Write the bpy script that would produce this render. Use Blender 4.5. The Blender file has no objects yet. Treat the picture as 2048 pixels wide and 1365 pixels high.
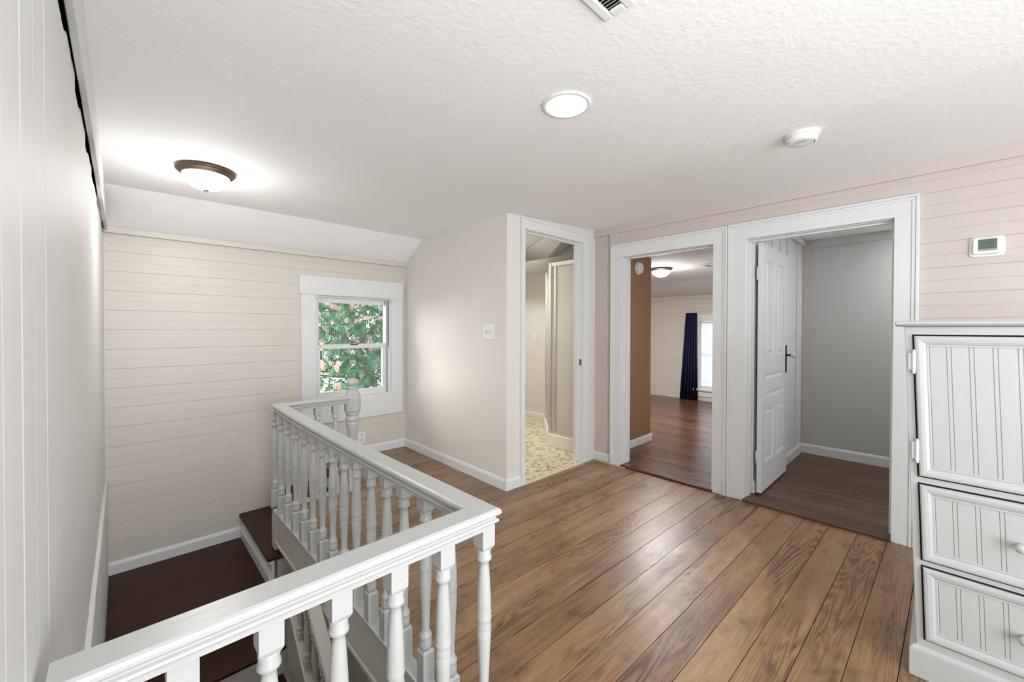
import bpy, math, random
import numpy as np
from mathutils import Vector, Matrix
random.seed(7)
SC = bpy.context.scene
COL = SC.collection

# ------------------------------------------------------------------ camera
CAM_H = 1.35
F_PX, YAW, PY, ROLL, PITCH = 817.20796, 0.76045, 666.62672, 0.00235, 0.01022
fw = Vector((math.sin(YAW), math.cos(YAW), 0)); rt = Vector((math.cos(YAW), -math.sin(YAW), 0)); up = Vector((0, 0, 1))
fw, up = math.cos(PITCH)*fw - math.sin(PITCH)*up, math.cos(PITCH)*up + math.sin(PITCH)*fw
rt, up = math.cos(ROLL)*rt + math.sin(ROLL)*up, math.cos(ROLL)*up - math.sin(ROLL)*rt
cam = bpy.data.cameras.new('camera'); cam_o = bpy.data.objects.new('camera', cam); COL.objects.link(cam_o)
cam.sensor_width = 36.0; cam.sensor_fit = 'HORIZONTAL'; cam.lens = F_PX/2048*36.0
cam.shift_y = (PY-682.5)/2048
cam.clip_start = 0.02
M = Matrix((rt, up, -fw)).transposed().to_4x4(); M.translation = Vector((0, 0, CAM_H))
cam_o.matrix_world = M
SC.camera = cam_o

# ------------------------------------------------------------------ world, lights, exposure
w = bpy.data.worlds.new('sky'); SC.world = w; w.use_nodes = True
bg = w.node_tree.nodes['Background']; bg.inputs['Color'].default_value = (0.93, 0.96, 1.0, 1); bg.inputs['Strength'].default_value = 1.15
SC.view_settings.view_transform = 'Standard'; SC.view_settings.look = 'None'
SC.view_settings.gamma = 1; SC.view_settings.exposure = 0.62; SC.view_settings.use_curve_mapping = False

def sun(name, direction, strength, angle, color=(1, .97, .92)):
    l = bpy.data.lights.new(name, 'SUN'); l.energy = strength; l.angle = math.radians(angle); l.color = color
    o = bpy.data.objects.new(name, l); COL.objects.link(o)
    o.rotation_euler = Vector(direction).to_track_quat('-Z', 'Y').to_euler(); o.location = (3, 9, 6)
    return o
def point(name, loc, watts, radius=.06, color=(1, .93, .84)):
    l = bpy.data.lights.new(name, 'POINT'); l.energy = watts; l.shadow_soft_size = radius; l.color = color
    o = bpy.data.objects.new(name, l); COL.objects.link(o); o.location = loc
    return o
def area(name, loc, size, watts, direction=(0, 0, -1), color=(1, .97, .93), shape='DISK', size_y=None):
    l = bpy.data.lights.new(name, 'AREA'); l.energy = watts; l.shape = shape; l.size = size; l.color = color
    if size_y: l.size_y = size_y
    o = bpy.data.objects.new(name, l); COL.objects.link(o); o.location = loc
    o.rotation_euler = Vector(direction).to_track_quat('-Z', 'Y').to_euler()
    return o
sun('sun', (.40, -.85, -.26), 3.0, 46)
area('rear_fill', (.55, -2.35, 1.2), 1.25, 50, (.16, 1, .14), (.90, .96, 1), 'RECTANGLE', 1.9)  # added fill lamp behind the camera; no window is built there
area('bounce_fill', (.22, -.62, 1.15), .35, 10.5, (.34, .60, .72), (.92, .97, 1), 'DISK')  # added fill aimed at the ceiling to brighten the hall
area('can_light', (1.388, 1.122, 2.322), .15, 12, color=(1, .98, .96))
area('landing_lamp', (.372, 3.107, 2.16), .25, 2.5, color=(1, .98, .96))
point('landing_glow', (.372, 3.107, 2.03), 5.0, .13, (1, .98, .96))  # extra lamp added under the bowl, spreads its glow over ceiling and walls
area('bedroom_lamp', (5.43, 2.70, 2.055), .25, 34, color=(.98, .98, 1))
point('bedroom_glow', (5.43, 2.70, 1.95), 9, .12, (.98, .98, 1))  # added beneath the bedroom bowl to widen the light it gives
area('bedroom_window_daylight', (8.15, 2.69, .95), .9, 7, (-1, 0, -.05), (.9, .96, 1), 'RECTANGLE', 1.3)
area('bathroom_fill', (3.25, 3.9, 2.44), .30, 18, color=(.97, .98, 1))  # unseen lamp added to brighten the bathroom
area('closet_fill', (4.85, -.12, 2.285), .25, 7.0, color=(.97, .98, .98))  # added out of view to lift the closet walls

# ------------------------------------------------------------------ materials
def new_mat(name):
    m = bpy.data.materials.new(name); m.use_nodes = True
    nt = m.node_tree; b = nt.nodes['Principled BSDF']
    return m, nt, b
def N(nt, t, **kw):
    n = nt.nodes.new(t)
    for k, v in kw.items(): setattr(n, k, v)
    return n
def lin(c):
    return tuple((v/12.92 if v <= .04045 else ((v+.055)/1.055)**2.4) for v in [x/255 for x in c]) + (1,)
def pos_vec(nt, scale=(1, 1, 1), rot=(0, 0, 0)):
    g = N(nt, 'ShaderNodeNewGeometry'); mp = N(nt, 'ShaderNodeMapping')
    nt.links.new(g.outputs['Position'], mp.inputs['Vector'])
    mp.inputs['Scale'].default_value = scale; mp.inputs['Rotation'].default_value = rot
    return mp.outputs['Vector'], g
def paint(name, rgb, rough=.45, bump=.0, bscale=40, stretch=(1, 1, 1), mottle=.04, spec=.5):
    m, nt, b = new_mat(name)
    v, g = pos_vec(nt, stretch)
    n1 = N(nt, 'ShaderNodeTexNoise'); n1.inputs['Scale'].default_value = 2.2; n1.inputs['Detail'].default_value = 4
    nt.links.new(g.outputs['Position'], n1.inputs['Vector'])
    mx = N(nt, 'ShaderNodeMix', data_type='RGBA')
    c = lin(rgb)
    mx.inputs['A'].default_value = tuple(x*(1-mottle) for x in c[:3])+(1,)
    mx.inputs['B'].default_value = tuple(min(1, x*(1+mottle)) for x in c[:3])+(1,)
    nt.links.new(n1.outputs['Fac'], mx.inputs['Factor']); nt.links.new(mx.outputs['Result'], b.inputs['Base Color'])
    b.inputs['Roughness'].default_value = rough; b.inputs['Specular IOR Level'].default_value = spec
    if bump:
        n2 = N(nt, 'ShaderNodeTexNoise'); n2.inputs['Scale'].default_value = bscale; n2.inputs['Detail'].default_value = 5
        nt.links.new(v, n2.inputs['Vector'])
        bp = N(nt, 'ShaderNodeBump'); bp.inputs['Strength'].default_value = bump; bp.inputs['Distance'].default_value = .004
        nt.links.new(n2.outputs['Fac'], bp.inputs['Height']); nt.links.new(bp.outputs['Normal'], b.inputs['Normal'])
    return m
def plain(name, rgb, rough=.5, metal=0., emit=None, estr=1.):
    m, nt, b = new_mat(name)
    b.inputs['Base Color'].default_value = lin(rgb); b.inputs['Roughness'].default_value = rough; b.inputs['Metallic'].default_value = metal
    if emit:
        b.inputs['Emission Color'].default_value = lin(emit); b.inputs['Emission Strength'].default_value = estr
    return m
def wood(name, axis, cols, rough=(.2, .42), plank_var=.35, stain=.75):
    """boards running along axis; random per island varies board colour and grain"""
    m, nt, b = new_mat(name)
    L = nt.links
    g = N(nt, 'ShaderNodeNewGeometry')
    off = N(nt, 'ShaderNodeVectorMath', operation='SCALE'); off.inputs[0].default_value = (37, 53, 11)
    L.new(g.outputs['Random Per Island'], off.inputs['Scale'])
    ad = N(nt, 'ShaderNodeVectorMath', operation='ADD'); L.new(g.outputs['Position'], ad.inputs[0]); L.new(off.outputs[0], ad.inputs[1])
    def noise(scale, det, rgh=.6, dist=0.):
        mp = N(nt, 'ShaderNodeMapping'); mp.inputs['Scale'].default_value = scale
        L.new(ad.outputs[0], mp.inputs['Vector'])
        n = N(nt, 'ShaderNodeTexNoise'); n.inputs['Scale'].default_value = 1; n.inputs['Detail'].default_value = det
        n.inputs['Roughness'].default_value = rgh; n.inputs['Distortion'].default_value = dist
        L.new(mp.outputs[0], n.inputs['Vector']); return n.outputs['Fac']
    def mathn(op, a, bb=0.):
        n = N(nt, 'ShaderNodeMath', operation=op)
        for i, s in enumerate((a, bb)):
            if isinstance(s, (int, float)): n.inputs[i].default_value = s
            else: L.new(s, n.inputs[i])
        return n.outputs[0]
    A = (lambda u, v: (u, v, v)) if axis == 'X' else (lambda u, v: (v, u, v))
    base = noise(A(.9, 11), 8, .66, .5)            # streaky board colour
    fine = noise(A(4, 130), 5, .75, .3)            # open pores
    blot = noise(A(4.2, 7.5), 8, .70, .4)          # grime
    big = noise(A(1.0, 1.7), 4)
    fld = noise(A(.55, 6.5), 2, .45, .35)          # contour field giving cathedral grain
    rings = mathn('ADD', mathn('MULTIPLY', mathn('SINE', mathn('MULTIPLY', fld, 150.)), .5), .5)
    mask = noise(A(.7, 3.0), 3)
    rmask = N(nt, 'ShaderNodeMapRange'); rmask.inputs['From Min'].default_value = .42; rmask.inputs['From Max'].default_value = .62
    L.new(mask, rmask.inputs['Value'])
    r = N(nt, 'ShaderNodeValToRGB')
    e = r.color_ramp.elements
    e[0].position = .33; e[0].color = lin(cols[0]); e[1].position = .64; e[1].color = lin(cols[2])
    k = e.new(.47); k.color = lin(cols[1])
    t = mathn('ADD', mathn('MULTIPLY', base, .42), mathn('MULTIPLY', fine, .28))
    t = mathn('ADD', t, mathn('MULTIPLY', blot, .32))
    t = mathn('SUBTRACT', t, mathn('MULTIPLY', mathn('MULTIPLY', rings, rmask.outputs[0]), .15))
    t = mathn('ADD', t, mathn('MULTIPLY', mathn('SUBTRACT', g.outputs['Random Per Island'], .5), plank_var*.4))
    L.new(t, r.inputs['Fac'])
    st = N(nt, 'ShaderNodeMapRange'); st.inputs['From Min'].default_value = .50; st.inputs['From Max'].default_value = .66
    L.new(mathn('ADD', mathn('MULTIPLY', blot, .7), mathn('MULTIPLY', big, .3)), st.inputs['Value'])
    mx = N(nt, 'ShaderNodeMix', data_type='RGBA'); L.new(mathn('MULTIPLY', st.outputs[0], stain), mx.inputs['Factor'])
    L.new(r.outputs['Color'], mx.inputs['A']); mx.inputs['B'].default_value = lin(cols[3])
    L.new(mx.outputs['Result'], b.inputs['Base Color'])
    rr = N(nt, 'ShaderNodeMapRange'); rr.inputs['To Min'].default_value = rough[0]; rr.inputs['To Max'].default_value = rough[1]
    L.new(blot, rr.inputs['Value']); L.new(rr.outputs[0], b.inputs['Roughness'])
    bp = N(nt, 'ShaderNodeBump'); bp.inputs['Strength'].default_value = .35; bp.inputs['Distance'].default_value = .0025
    L.new(mathn('ADD', mathn('ADD', mathn('MULTIPLY', fine, .7), mathn('MULTIPLY', rings, .12)), mathn('MULTIPLY', blot, 1.6)), bp.inputs['Height']); L.new(bp.outputs['Normal'], b.inputs['Normal'])
    return m

M_WHITE = paint('white_gloss_paint', (228, 228, 227), .30, .18, 30, (1, 1, .25), .02)
M_RAIL = paint('glossy_rail_paint', (192, 192, 190), .30, .30, 45, (.25, 1, 1), .02)
M_TRIM = paint('white_trim_paint', (228, 229, 229), .38, .15, 25, (1, 1, .2), .025)
M_BOARD = paint('cream_board_paint', (215, 207, 198), .42, .2, 20, (.15, .15, 1), .03)
M_PINK = paint('pale_pink_board_paint', (208, 197, 191), .45, .2, 20, (.15, .15, 1), .035)
M_WALL = paint('smooth_cream_wall_paint', (228, 222, 215), .55, .05, 60, (1, 1, 1), .02)
M_LEFT = paint('left_wall_white_paint', (222, 221, 218), .55, .12, 16, (1, 1, .12), .02)
M_CEIL = paint('textured_ceiling_paint', (250, 250, 250), .75, .6, 55, (1, 1, 1), .015)
M_TAN = paint('tan_wall_paint', (150, 116, 84), .6, .05, 50)
M_GREY = paint('grey_green_wall_paint', (192, 196, 192), .5, .06, 45, mottle=.03)
M_BATH = paint('bathroom_cream_paint', (220, 215, 204), .5, .06, 50)
M_CAB = paint('cabinet_white_paint', (182, 182, 181), .40, .12, 30, (1, 1, .3), .02)
M_LOWER = paint('stairwell_paint', (205, 198, 188), .5, .1, 20, (1, 1, .2), .04)
M_RAW = paint('raw_plaster', (200, 190, 181), .8, .2, 40)
M_FLOOR = wood('old_pine_floor', 'X', [(86, 62, 42), (138, 105, 73), (170, 137, 101), (58, 43, 32)], rough=(.16, .46), plank_var=.22, stain=.85)
M_FLOOR2 = wood('dark_pine_floor', 'Y', [(58, 38, 26), (94, 63, 43), (122, 86, 60), (42, 28, 20)], (.16, .34), .25, .6)
M_FLOOR3 = wood('closet_pine_floor', 'Y', [(62, 44, 34), (98, 70, 52), (124, 92, 70), (44, 32, 26)], (.35, .55))
M_STEP = paint('dark_brown_stair_paint', (58, 31, 18), .45, .25, 14, (1, .2, 1), .25, .2)
M_DARKGAP = plain('dark_gap', (14, 12, 10), .9)
M_METAL = plain('aged_bronze', (92, 76, 60), .4, .6)
M_CHROME = plain('chrome', (215, 213, 208), .18, 1)
M_IRON = plain('black_iron', (20, 19, 18), .5, .4)
M_HINGE = plain('painted_hinge', (226, 226, 225), .35)
M_NAVY = paint('navy_curtain_cloth', (16, 26, 62), .75, .2, 200, mottle=.1)
M_PLASTIC = plain('white_plastic', (236, 236, 233), .35)
M_PLASTIC2 = plain('ivory_plastic', (226, 222, 212), .4)
M_SLOT = plain('dark_slot', (60, 58, 55), .7)
M_LCD = plain('lcd_screen', (92, 104, 98), .25)
M_LCD2 = plain('lcd_strip', (150, 150, 144), .3)
M_INK = plain('lcd_ink', (22, 28, 26), .5)
M_GREYINK = plain('grey_print', (150, 150, 148), .6)
M_LAMP = plain('lit_lens', (255, 255, 255), .4, emit=(255, 252, 246), estr=9)
M_BOWL = plain('lit_frosted_bowl', (255, 252, 242), .5, emit=(255, 243, 220), estr=1.15)
M_BOWL2 = plain('lit_frosted_bowl_bright', (255, 255, 250), .5, emit=(255, 250, 240), estr=3.5)
M_CURB = plain('shower_acrylic', (232, 226, 212), .3)
M_BLIND, nt_, b_ = new_mat('blind_slat_vinyl')
b_.inputs['Base Color'].default_value = lin((236, 238, 242)); b_.inputs['Roughness'].default_value = .5
tl = N(nt_, 'ShaderNodeBsdfTranslucent'); tl.inputs['Color'].default_value = (.9, .93, 1, 1)
ms = N(nt_, 'ShaderNodeMixShader'); ms.inputs[0].default_value = .5
nt_.links.new(b_.outputs[0], ms.inputs[1]); nt_.links.new(tl.outputs[0], ms.inputs[2]); nt_.links.new(ms.outputs[0], nt_.nodes['Material Output'].inputs[0])

def pane_mat(name, gloss_rough, clear, tint=(1, 1, 1), frost=False):
    m, nt, b = new_mat(name)
    out = nt.nodes['Material Output']
    tr = N(nt, 'ShaderNodeBsdfTransparent'); tr.inputs['Color'].default_value = tint+(1,)
    if frost:
        b.inputs['Base Color'].default_value = lin((226, 221, 210)); b.inputs['Roughness'].default_value = gloss_rough
        v, g = pos_vec(nt)
        n2 = N(nt, 'ShaderNodeTexNoise'); n2.inputs['Scale'].default_value = 70; nt.links.new(v, n2.inputs['Vector'])
        bp = N(nt, 'ShaderNodeBump'); bp.inputs['Strength'].default_value = .8; bp.inputs['Distance'].default_value = .004
        nt.links.new(n2.outputs['Fac'], bp.inputs['Height']); nt.links.new(bp.outputs['Normal'], b.inputs['Normal'])
        second = b.outputs[0]
    else:
        gl = N(nt, 'ShaderNodeBsdfGlossy'); gl.inputs['Roughness'].default_value = gloss_rough
        second = gl.outputs[0]
    mx = N(nt, 'ShaderNodeMixShader'); mx.inputs[0].default_value = 1-clear
    nt.links.new(tr.outputs[0], mx.inputs[1]); nt.links.new(second, mx.inputs[2]); nt.links.new(mx.outputs[0], out.inputs[0])
    return m
M_PANE = pane_mat('window_glass', .02, .965)
M_SHOWER = pane_mat('obscure_shower_glass', .25, .42, frost=True)
M_KNOBGLASS = pane_mat('glass_knob', .05, .35, (.95, .96, .97))

# mosaic bathroom floor
M_MOSAIC, nt_, b_ = new_mat('mosaic_vinyl')
g_ = N(nt_, 'ShaderNodeNewGeometry')
rot_ = N(nt_, 'ShaderNodeMapping'); rot_.inputs['Scale'].default_value = (25, 25, 1)
nt_.links.new(g_.outputs['Position'], rot_.inputs['Vector'])
fl = N(nt_, 'ShaderNodeVectorMath', operation='FLOOR'); nt_.links.new(rot_.outputs[0], fl.inputs[0])
wn = N(nt_, 'ShaderNodeTexWhiteNoise', noise_dimensions='2D'); nt_.links.new(fl.outputs[0], wn.inputs['Vector'])
rp = N(nt_, 'ShaderNodeValToRGB'); rp.color_ramp.interpolation = 'CONSTANT'
el = rp.color_ramp.elements; el[0].position = 0; el[0].color = lin((220, 210, 182)); el[1].position = .45; el[1].color = lin((208, 194, 162))
for p_, c_ in ((.62, (194, 178, 146)), (.80, (174, 157, 125)), (.92, (150, 134, 104))):
    k_ = el.new(p_); k_.color = lin(c_)
nt_.links.new(wn.outputs['Value'], rp.inputs['Fac'])
br = N(nt_, 'ShaderNodeTexBrick', offset=0, squash=1); br.inputs['Scale'].default_value = 1; br.inputs['Brick Width'].default_value = 1; br.inputs['Row Height'].default_value = 1
br.inputs['Mortar Size'].default_value = .07
nt_.links.new(rot_.outputs[0], br.inputs['Vector'])
mx_ = N(nt_, 'ShaderNodeMix', data_type='RGBA'); nt_.links.new(br.outputs['Fac'], mx_.inputs['Factor']); nt_.links.new(rp.outputs[0], mx_.inputs['A']); mx_.inputs['B'].default_value = lin((226, 215, 188))
nt_.links.new(mx_.outputs['Result'], b_.inputs['Base Color']); b_.inputs['Roughness'].default_value = .4

# ------------------------------------------------------------------ mesh helpers
def tag(o, label=None, cat=None, group=None, kind=None):
    if label: o['label'] = label
    if cat: o['category'] = cat
    if group: o['group'] = group
    if kind: o['kind'] = kind
    return o
def empty(name, loc, label=None, cat=None, group=None, kind=None):
    o = bpy.data.objects.new(name, None); COL.objects.link(o); o.location = loc; o.empty_display_size = .05
    return tag(o, label, cat, group, kind)
class MB:
    def __init__(s): s.v = []; s.f = []; s.sm = []
    def face(s, pts, smooth=False):
        i = len(s.v); s.v += [tuple(p) for p in pts]; s.f.append(tuple(range(i, i+len(pts)))); s.sm.append(smooth)
    def box(s, x0, x1, y0, y1, z0, z1):
        i = len(s.v)
        s.v += [(x0, y0, z0), (x1, y0, z0), (x1, y1, z0), (x0, y1, z0), (x0, y0, z1), (x1, y0, z1), (x1, y1, z1), (x0, y1, z1)]
        for q in ((0, 3, 2, 1), (4, 5, 6, 7), (0, 1, 5, 4), (1, 2, 6, 5), (2, 3, 7, 6), (3, 0, 4, 7)):
            s.f.append(tuple(i+k for k in q)); s.sm.append(False)
        return s
    def hexa(s, p):  # 8 points, bottom ring then top ring
        i = len(s.v); s.v += [tuple(q) for q in p]
        for q in ((0, 3, 2, 1), (4, 5, 6, 7), (0, 1, 5, 4), (1, 2, 6, 5), (2, 3, 7, 6), (3, 0, 4, 7)):
            s.f.append(tuple(i+k for k in q)); s.sm.append(False)
        return s
    def prism(s, poly, z0, z1):
        n = len(poly); i = len(s.v)
        s.v += [(x, y, z0) for x, y in poly]+[(x, y, z1) for x, y in poly]
        s.f.append(tuple(range(i+n-1, i-1, -1))); s.f.append(tuple(range(i+n, i+2*n))); s.sm += [False, False]
        for k in range(n):
            s.f.append((i+k, i+(k+1) % n, i+n+(k+1) % n, i+n+k)); s.sm.append(False)
        return s
    def extrude(s, ring, vec):  # ring of 3-D points, extruded along vec
        n = len(ring); i = len(s.v); vec = Vector(vec)
        s.v += [tuple(p) for p in ring]+[tuple(Vector(p)+vec) for p in ring]
        s.f.append(tuple(range(i+n-1, i-1, -1))); s.f.append(tuple(range(i+n, i+2*n))); s.sm += [False, False]
        for k in range(n):
            s.f.append((i+k, i+(k+1) % n, i+n+(k+1) % n, i+n+k)); s.sm.append(False)
        return s
    def lathe(s, prof, c=(0, 0, 0), axis='Z', seg=24, smooth=True, cap=True, phase=0):
        i = len(s.v); n = len(prof)
        def P(r, h, a):
            ca, sa = r*math.cos(a), r*math.sin(a)
            if axis == 'Z': q = (ca, sa, h)
            elif axis == 'X': q = (h, ca, sa)
            else: q = (sa, h, ca)
            return (c[0]+q[0], c[1]+q[1], c[2]+q[2])
        for r, h in prof:
            for k in range(seg): s.v.append(P(max(r, 1e-5), h, phase+2*math.pi*k/seg))
        for j in range(n-1):
            for k in range(seg):
                a, b = i+j*seg+k, i+j*seg+(k+1) % seg
                s.f.append((a, b, b+seg, a+seg)); s.sm.append(smooth)
        if cap:
            s.f.append(tuple(range(i+seg-1, i-1, -1))); s.sm.append(False)
            s.f.append(tuple(range(i+(n-1)*seg, i+n*seg))); s.sm.append(False)
        return s
    def sweep(s, path, prof, closed_prof=True):
        """prof: list of (side, up), path: list of 3-D points; mitred in plan"""
        P = [Vector(p) for p in path]; n = len(P); m = len(prof); i = len(s.v)
        for k in range(n):
            d1 = (P[k]-P[k-1]) if k else (P[1]-P[0]); d2 = (P[k+1]-P[k]) if k < n-1 else d1
            if k == 0: d1 = d2
            d1 = Vector((d1.x, d1.y, 0)).normalized(); d2 = Vector((d2.x, d2.y, 0)).normalized()
            n1 = Vector((d1.y, -d1.x, 0)); n2 = Vector((d2.y, -d2.x, 0))
            b = (n1+n2).normalized(); b = b/max(.3, b.dot(n1))
            for a, u in prof: s.v.append(tuple(P[k]+b*a+Vector((0, 0, u))))
        for k in range(n-1):
            for j in range(m if closed_prof else m-1):
                a, b = i+k*m+j, i+k*m+(j+1) % m
                s.f.append((a, b, b+m, a+m)); s.sm.append(False)
        if closed_prof:
            s.f.append(tuple(range(i, i+m))); s.f.append(tuple(range(i+n*m-1, i+(n-1)*m-1, -1))); s.sm += [False, False]
        return s
    def grooved(s, o, U, V, Nn, ulen, prof):
        """surface: profile (v, depth) swept along U"""
        o = Vector(o); U = Vector(U); V = Vector(V); Nn = Vector(Nn); i = len(s.v)
        for v, d in prof:
            p = o+V*v+Nn*d; s.v += [tuple(p), tuple(p+U*ulen)]
        for k in range(len(prof)-1):
            a = i+2*k; s.f.append((a, a+1, a+3, a+2)); s.sm.append(False)
        return s
    def build(s, name, mat, parent=None, bevel=0, seg=2, origin=None, fix=True):
        o0 = Vector(parent_origin(parent)) if parent else Vector(origin or (0, 0, 0))
        me = bpy.data.meshes.new(name)
        me.from_pydata([tuple(Vector(p)-o0) for p in s.v], [], s.f)
        me.polygons.foreach_set('use_smooth', s.sm)
        me.materials.append(mat); me.update()
        if fix:
            import bmesh
            bm = bmesh.new(); bm.from_mesh(me); bmesh.ops.recalc_face_normals(bm, faces=bm.faces); bm.to_mesh(me); bm.free()
        o = bpy.data.objects.new(name, me); COL.objects.link(o)
        if parent: o.parent = parent
        elif origin: o.location = origin
        if bevel:
            b = o.modifiers.new('edge', 'BEVEL'); b.width = bevel; b.segments = seg; b.limit_method = 'ANGLE'; b.angle_limit = math.radians(40)
        return o
def parent_origin(p):
    v = Vector((0, 0, 0))
    while p: v += Vector(p.location); p = p.parent
    return v
def struct(name, mb, mat, **kw):
    o = mb.build(name, mat, **kw); o['kind'] = 'structure'; return o
def board_profile(v0, v1, pitch, phase, groove=.006, depth=.004, bead=True):
    """beaded boards: joint groove at phase+k*pitch, fine bead groove halfway"""
    pts = [(v0, 0)]
    k = math.floor((v0-phase)/pitch*2)-1
    while True:
        v = phase+k*pitch/2
        if v > v1+.01: break
        joint = (k % 2 == 0)
        g_, d_ = (groove, depth) if joint else (groove*.55, depth*.45)
        if joint or bead:
            for a, b in ((-g_/2, 0), (-g_*.15, -d_), (g_*.25, -d_), (g_/2, 0)):
                if v0 < v+a < v1: pts.append((v+a, b))
        k += 1
    pts.append((v1, 0)); return pts

# ================================================================== SETTING
# ---- hall floor: pine planks running along X, slightly skewed
def plank_floor(mb, regions, width, along, z, skew=0., thick=.02, gap=.003, joints=True, seed=1):
    rnd = random.Random(seed)
    for (u0, u1, v0, v1) in regions:   # u along boards, v across
        k0 = math.floor((v0-.5)/width); k1 = math.ceil((v1+.5)/width)
        for k in range(k0, k1+1):
            a, b = k*width, (k+1)*width-gap
            r2 = random.Random(seed*1000+k)
            cuts = [u0]
            c = -2+r2.random()*3
            while c < u1:
                if joints and c > u0+.15 and c < u1-.15: cuts.append(c)
                c += 2.2+r2.random()*2.2
            cuts.append(u1)
            dz = (r2.random()-.5)*.0016
            for ua, ub in zip(cuts[:-1], cuts[1:]):
                ub -= .0015
                q = [(ua, a+skew*ua), (ub, a+skew*ub), (ub, b+skew*ub), (ua, b+skew*ua)]
                lo, hi = min(p[1] for p in q), max(p[1] for p in q)
                if hi < v0 or lo > v1: continue
                q = [(x, min(max(y, v0), v1)) for x, y in q]
                if max(p[1] for p in q)-min(p[1] for p in q) < .004: continue
                if along == 'Y': q = [(y, x) for x, y in q]
                mb.hexa([(x, y, z-thick) for x, y in q]+[(x, y, z+dz) for x, y in q])
fl_mb = MB()
plank_floor(fl_mb, [(-.105, 3.56, -2.4, .94), (.82, 3.56, .94, 2.50), (.82, 2.335, 2.50, 3.44), (1.385, 2.345, 3.44, 4.25)], .1455, 'X', 0, skew=-.018, joints=False)
struct('floor', fl_mb, M_FLOOR)
sub = MB()
for x0, x1, y0, y1 in ((-.105, 3.56, -2.4, .93), (.815, 3.56, .93, 2.50), (.815, 2.335, 2.5, 3.44), (1.385, 2.345, 3.44, 4.25)):
    sub.box(x0, x1, y0, y1, -.2, -.0195)
struct('floor_underlay', sub, M_DARKGAP)

# ---- ceiling: flat field with a gentle rise to the right, then a slope down to the window wall
cm = MB()
def cz(x): return 2.318 if x < 1.0 else (2.318-.006*(x-1)/1.3 if x < 2.3 else 2.312+.060*(x-2.3)/1.25)
xs = [-.16, .5, 1.0, 1.7, 2.3, 2.5, 2.7, 3.1, 3.60]
for a, b in zip(xs[:-1], xs[1:]):
    yb = 2.56 if b > 2.55 else 3.86
    cm.hexa([(a, -2.4, cz(a)), (b, -2.4, cz(b)), (b, yb, cz(b)), (a, yb, cz(a)), (a, -2.4, 2.5), (b, -2.4, 2.5), (b, yb, 2.5), (a, yb, 2.5)])
    if b < 2.55:
        cm.hexa([(a, 3.859, cz(a)), (b, 3.859, cz(b)), (b, 4.30, cz(b)-.252), (a, 4.30, cz(a)-.252), (a, 3.859, 2.5), (b, 3.859, 2.5), (b, 4.30, 2.45), (a, 4.30, 2.45)])
struct('ceiling', cm, M_CEIL)
struct('sky_block_slab', MB().box(-.3, 8.0, -2.4, 5.4, 2.85, 2.95), M_DARKGAP)  # unseen slab added above the rooms to stop sky light leaking in

# ---- window wall (far): beaded horizontal boards with a window opening
WX0, WX1, WZ0, WZ1 = 1.365, 2.175, .62, 1.675
PITCH_B, PHASE_B = .146, .022
wm = MB()
for x0, x1, z0, z1 in ((-.13, WX0, -3.0, 2.16), (WX1, 2.36, -.6, 2.16), (WX0, WX1, -3.0, WZ0), (WX0, WX1, WZ1, 2.16)):
    wm.grooved((x0, 4.25, 0), (1, 0, 0), (0, 0, 1), (0, -1, 0), x1-x0, board_profile(z0, z1, PITCH_B, PHASE_B))
    wm.box(x0, x1, 4.256, 4.36, z0, z1)
struct('wall_back', wm, M_BOARD, fix=False)
tb = MB().box(-.105, 2.345, 4.215, 4.25, 2.052, 2.098)
struct('trim_1', tb, M_BOARD, bevel=.004)

# ---- partition wall with switch
pa = MB().prism([(2.308, 2.49), (2.347, 4.255), (2.46, 4.255), (2.46, 2.49)], -.1, 2.40)
struct('wall_partition', pa, M_WALL)

# ---- bathroom door wall
bw = MB()
bw.box(2.3085, 2.512, 2.4895, 2.60, -.02, 2.45)
bw.box(3.345, 3.56, 2.4895, 2.60, -.02, 2.45)
bw.box(2.512, 3.345, 2.4895, 2.60, 2.215, 2.45)
struct('wall_bathroom_door', bw, M_WALL)

# ---- door wall (right)
dw = MB()
D1a, D1b, D2a, D2b = 1.306, 2.156, .212, 1.060
for y0, y1, z0, z1 in ((D1b, 2.60, -.02, 2.6), (D2b, D1a, -.02, 2.6), (-2.4, D2a, -.02, 2.6), (D2a, D2b, 2.055, 2.6), (D1a, D1b, 2.055, 2.6)):
    dw.box(3.5585, 3.69, y0, y1, z0, z1)
prof = board_profile(0, 2.30, .1525, 2.182-.1525*14, .007, .004)
dw.grooved((3.551, -2.4, 0), (0, 1, 0), (0, 0, 1), (-1, 0, 0), 2.5, prof)
dw.grooved((3.551, .10, 0), (0, 1, 0), (0, 0, 1), (-1, 0, 0), 2.13, board_profile(2.18, 2.30, .1525, 2.182-.1525*14, .007, .004))
struct('wall_right', dw, M_PINK, fix=False)
fz = MB().box(3.532, 3.556, -2.4, 2.49, 2.297, 2.385)
fz.box(3.530, 3.556, 2.222, 2.296, 2.185, 2.30)
struct('trim_2', fz, M_PINK, bevel=.003)

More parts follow.
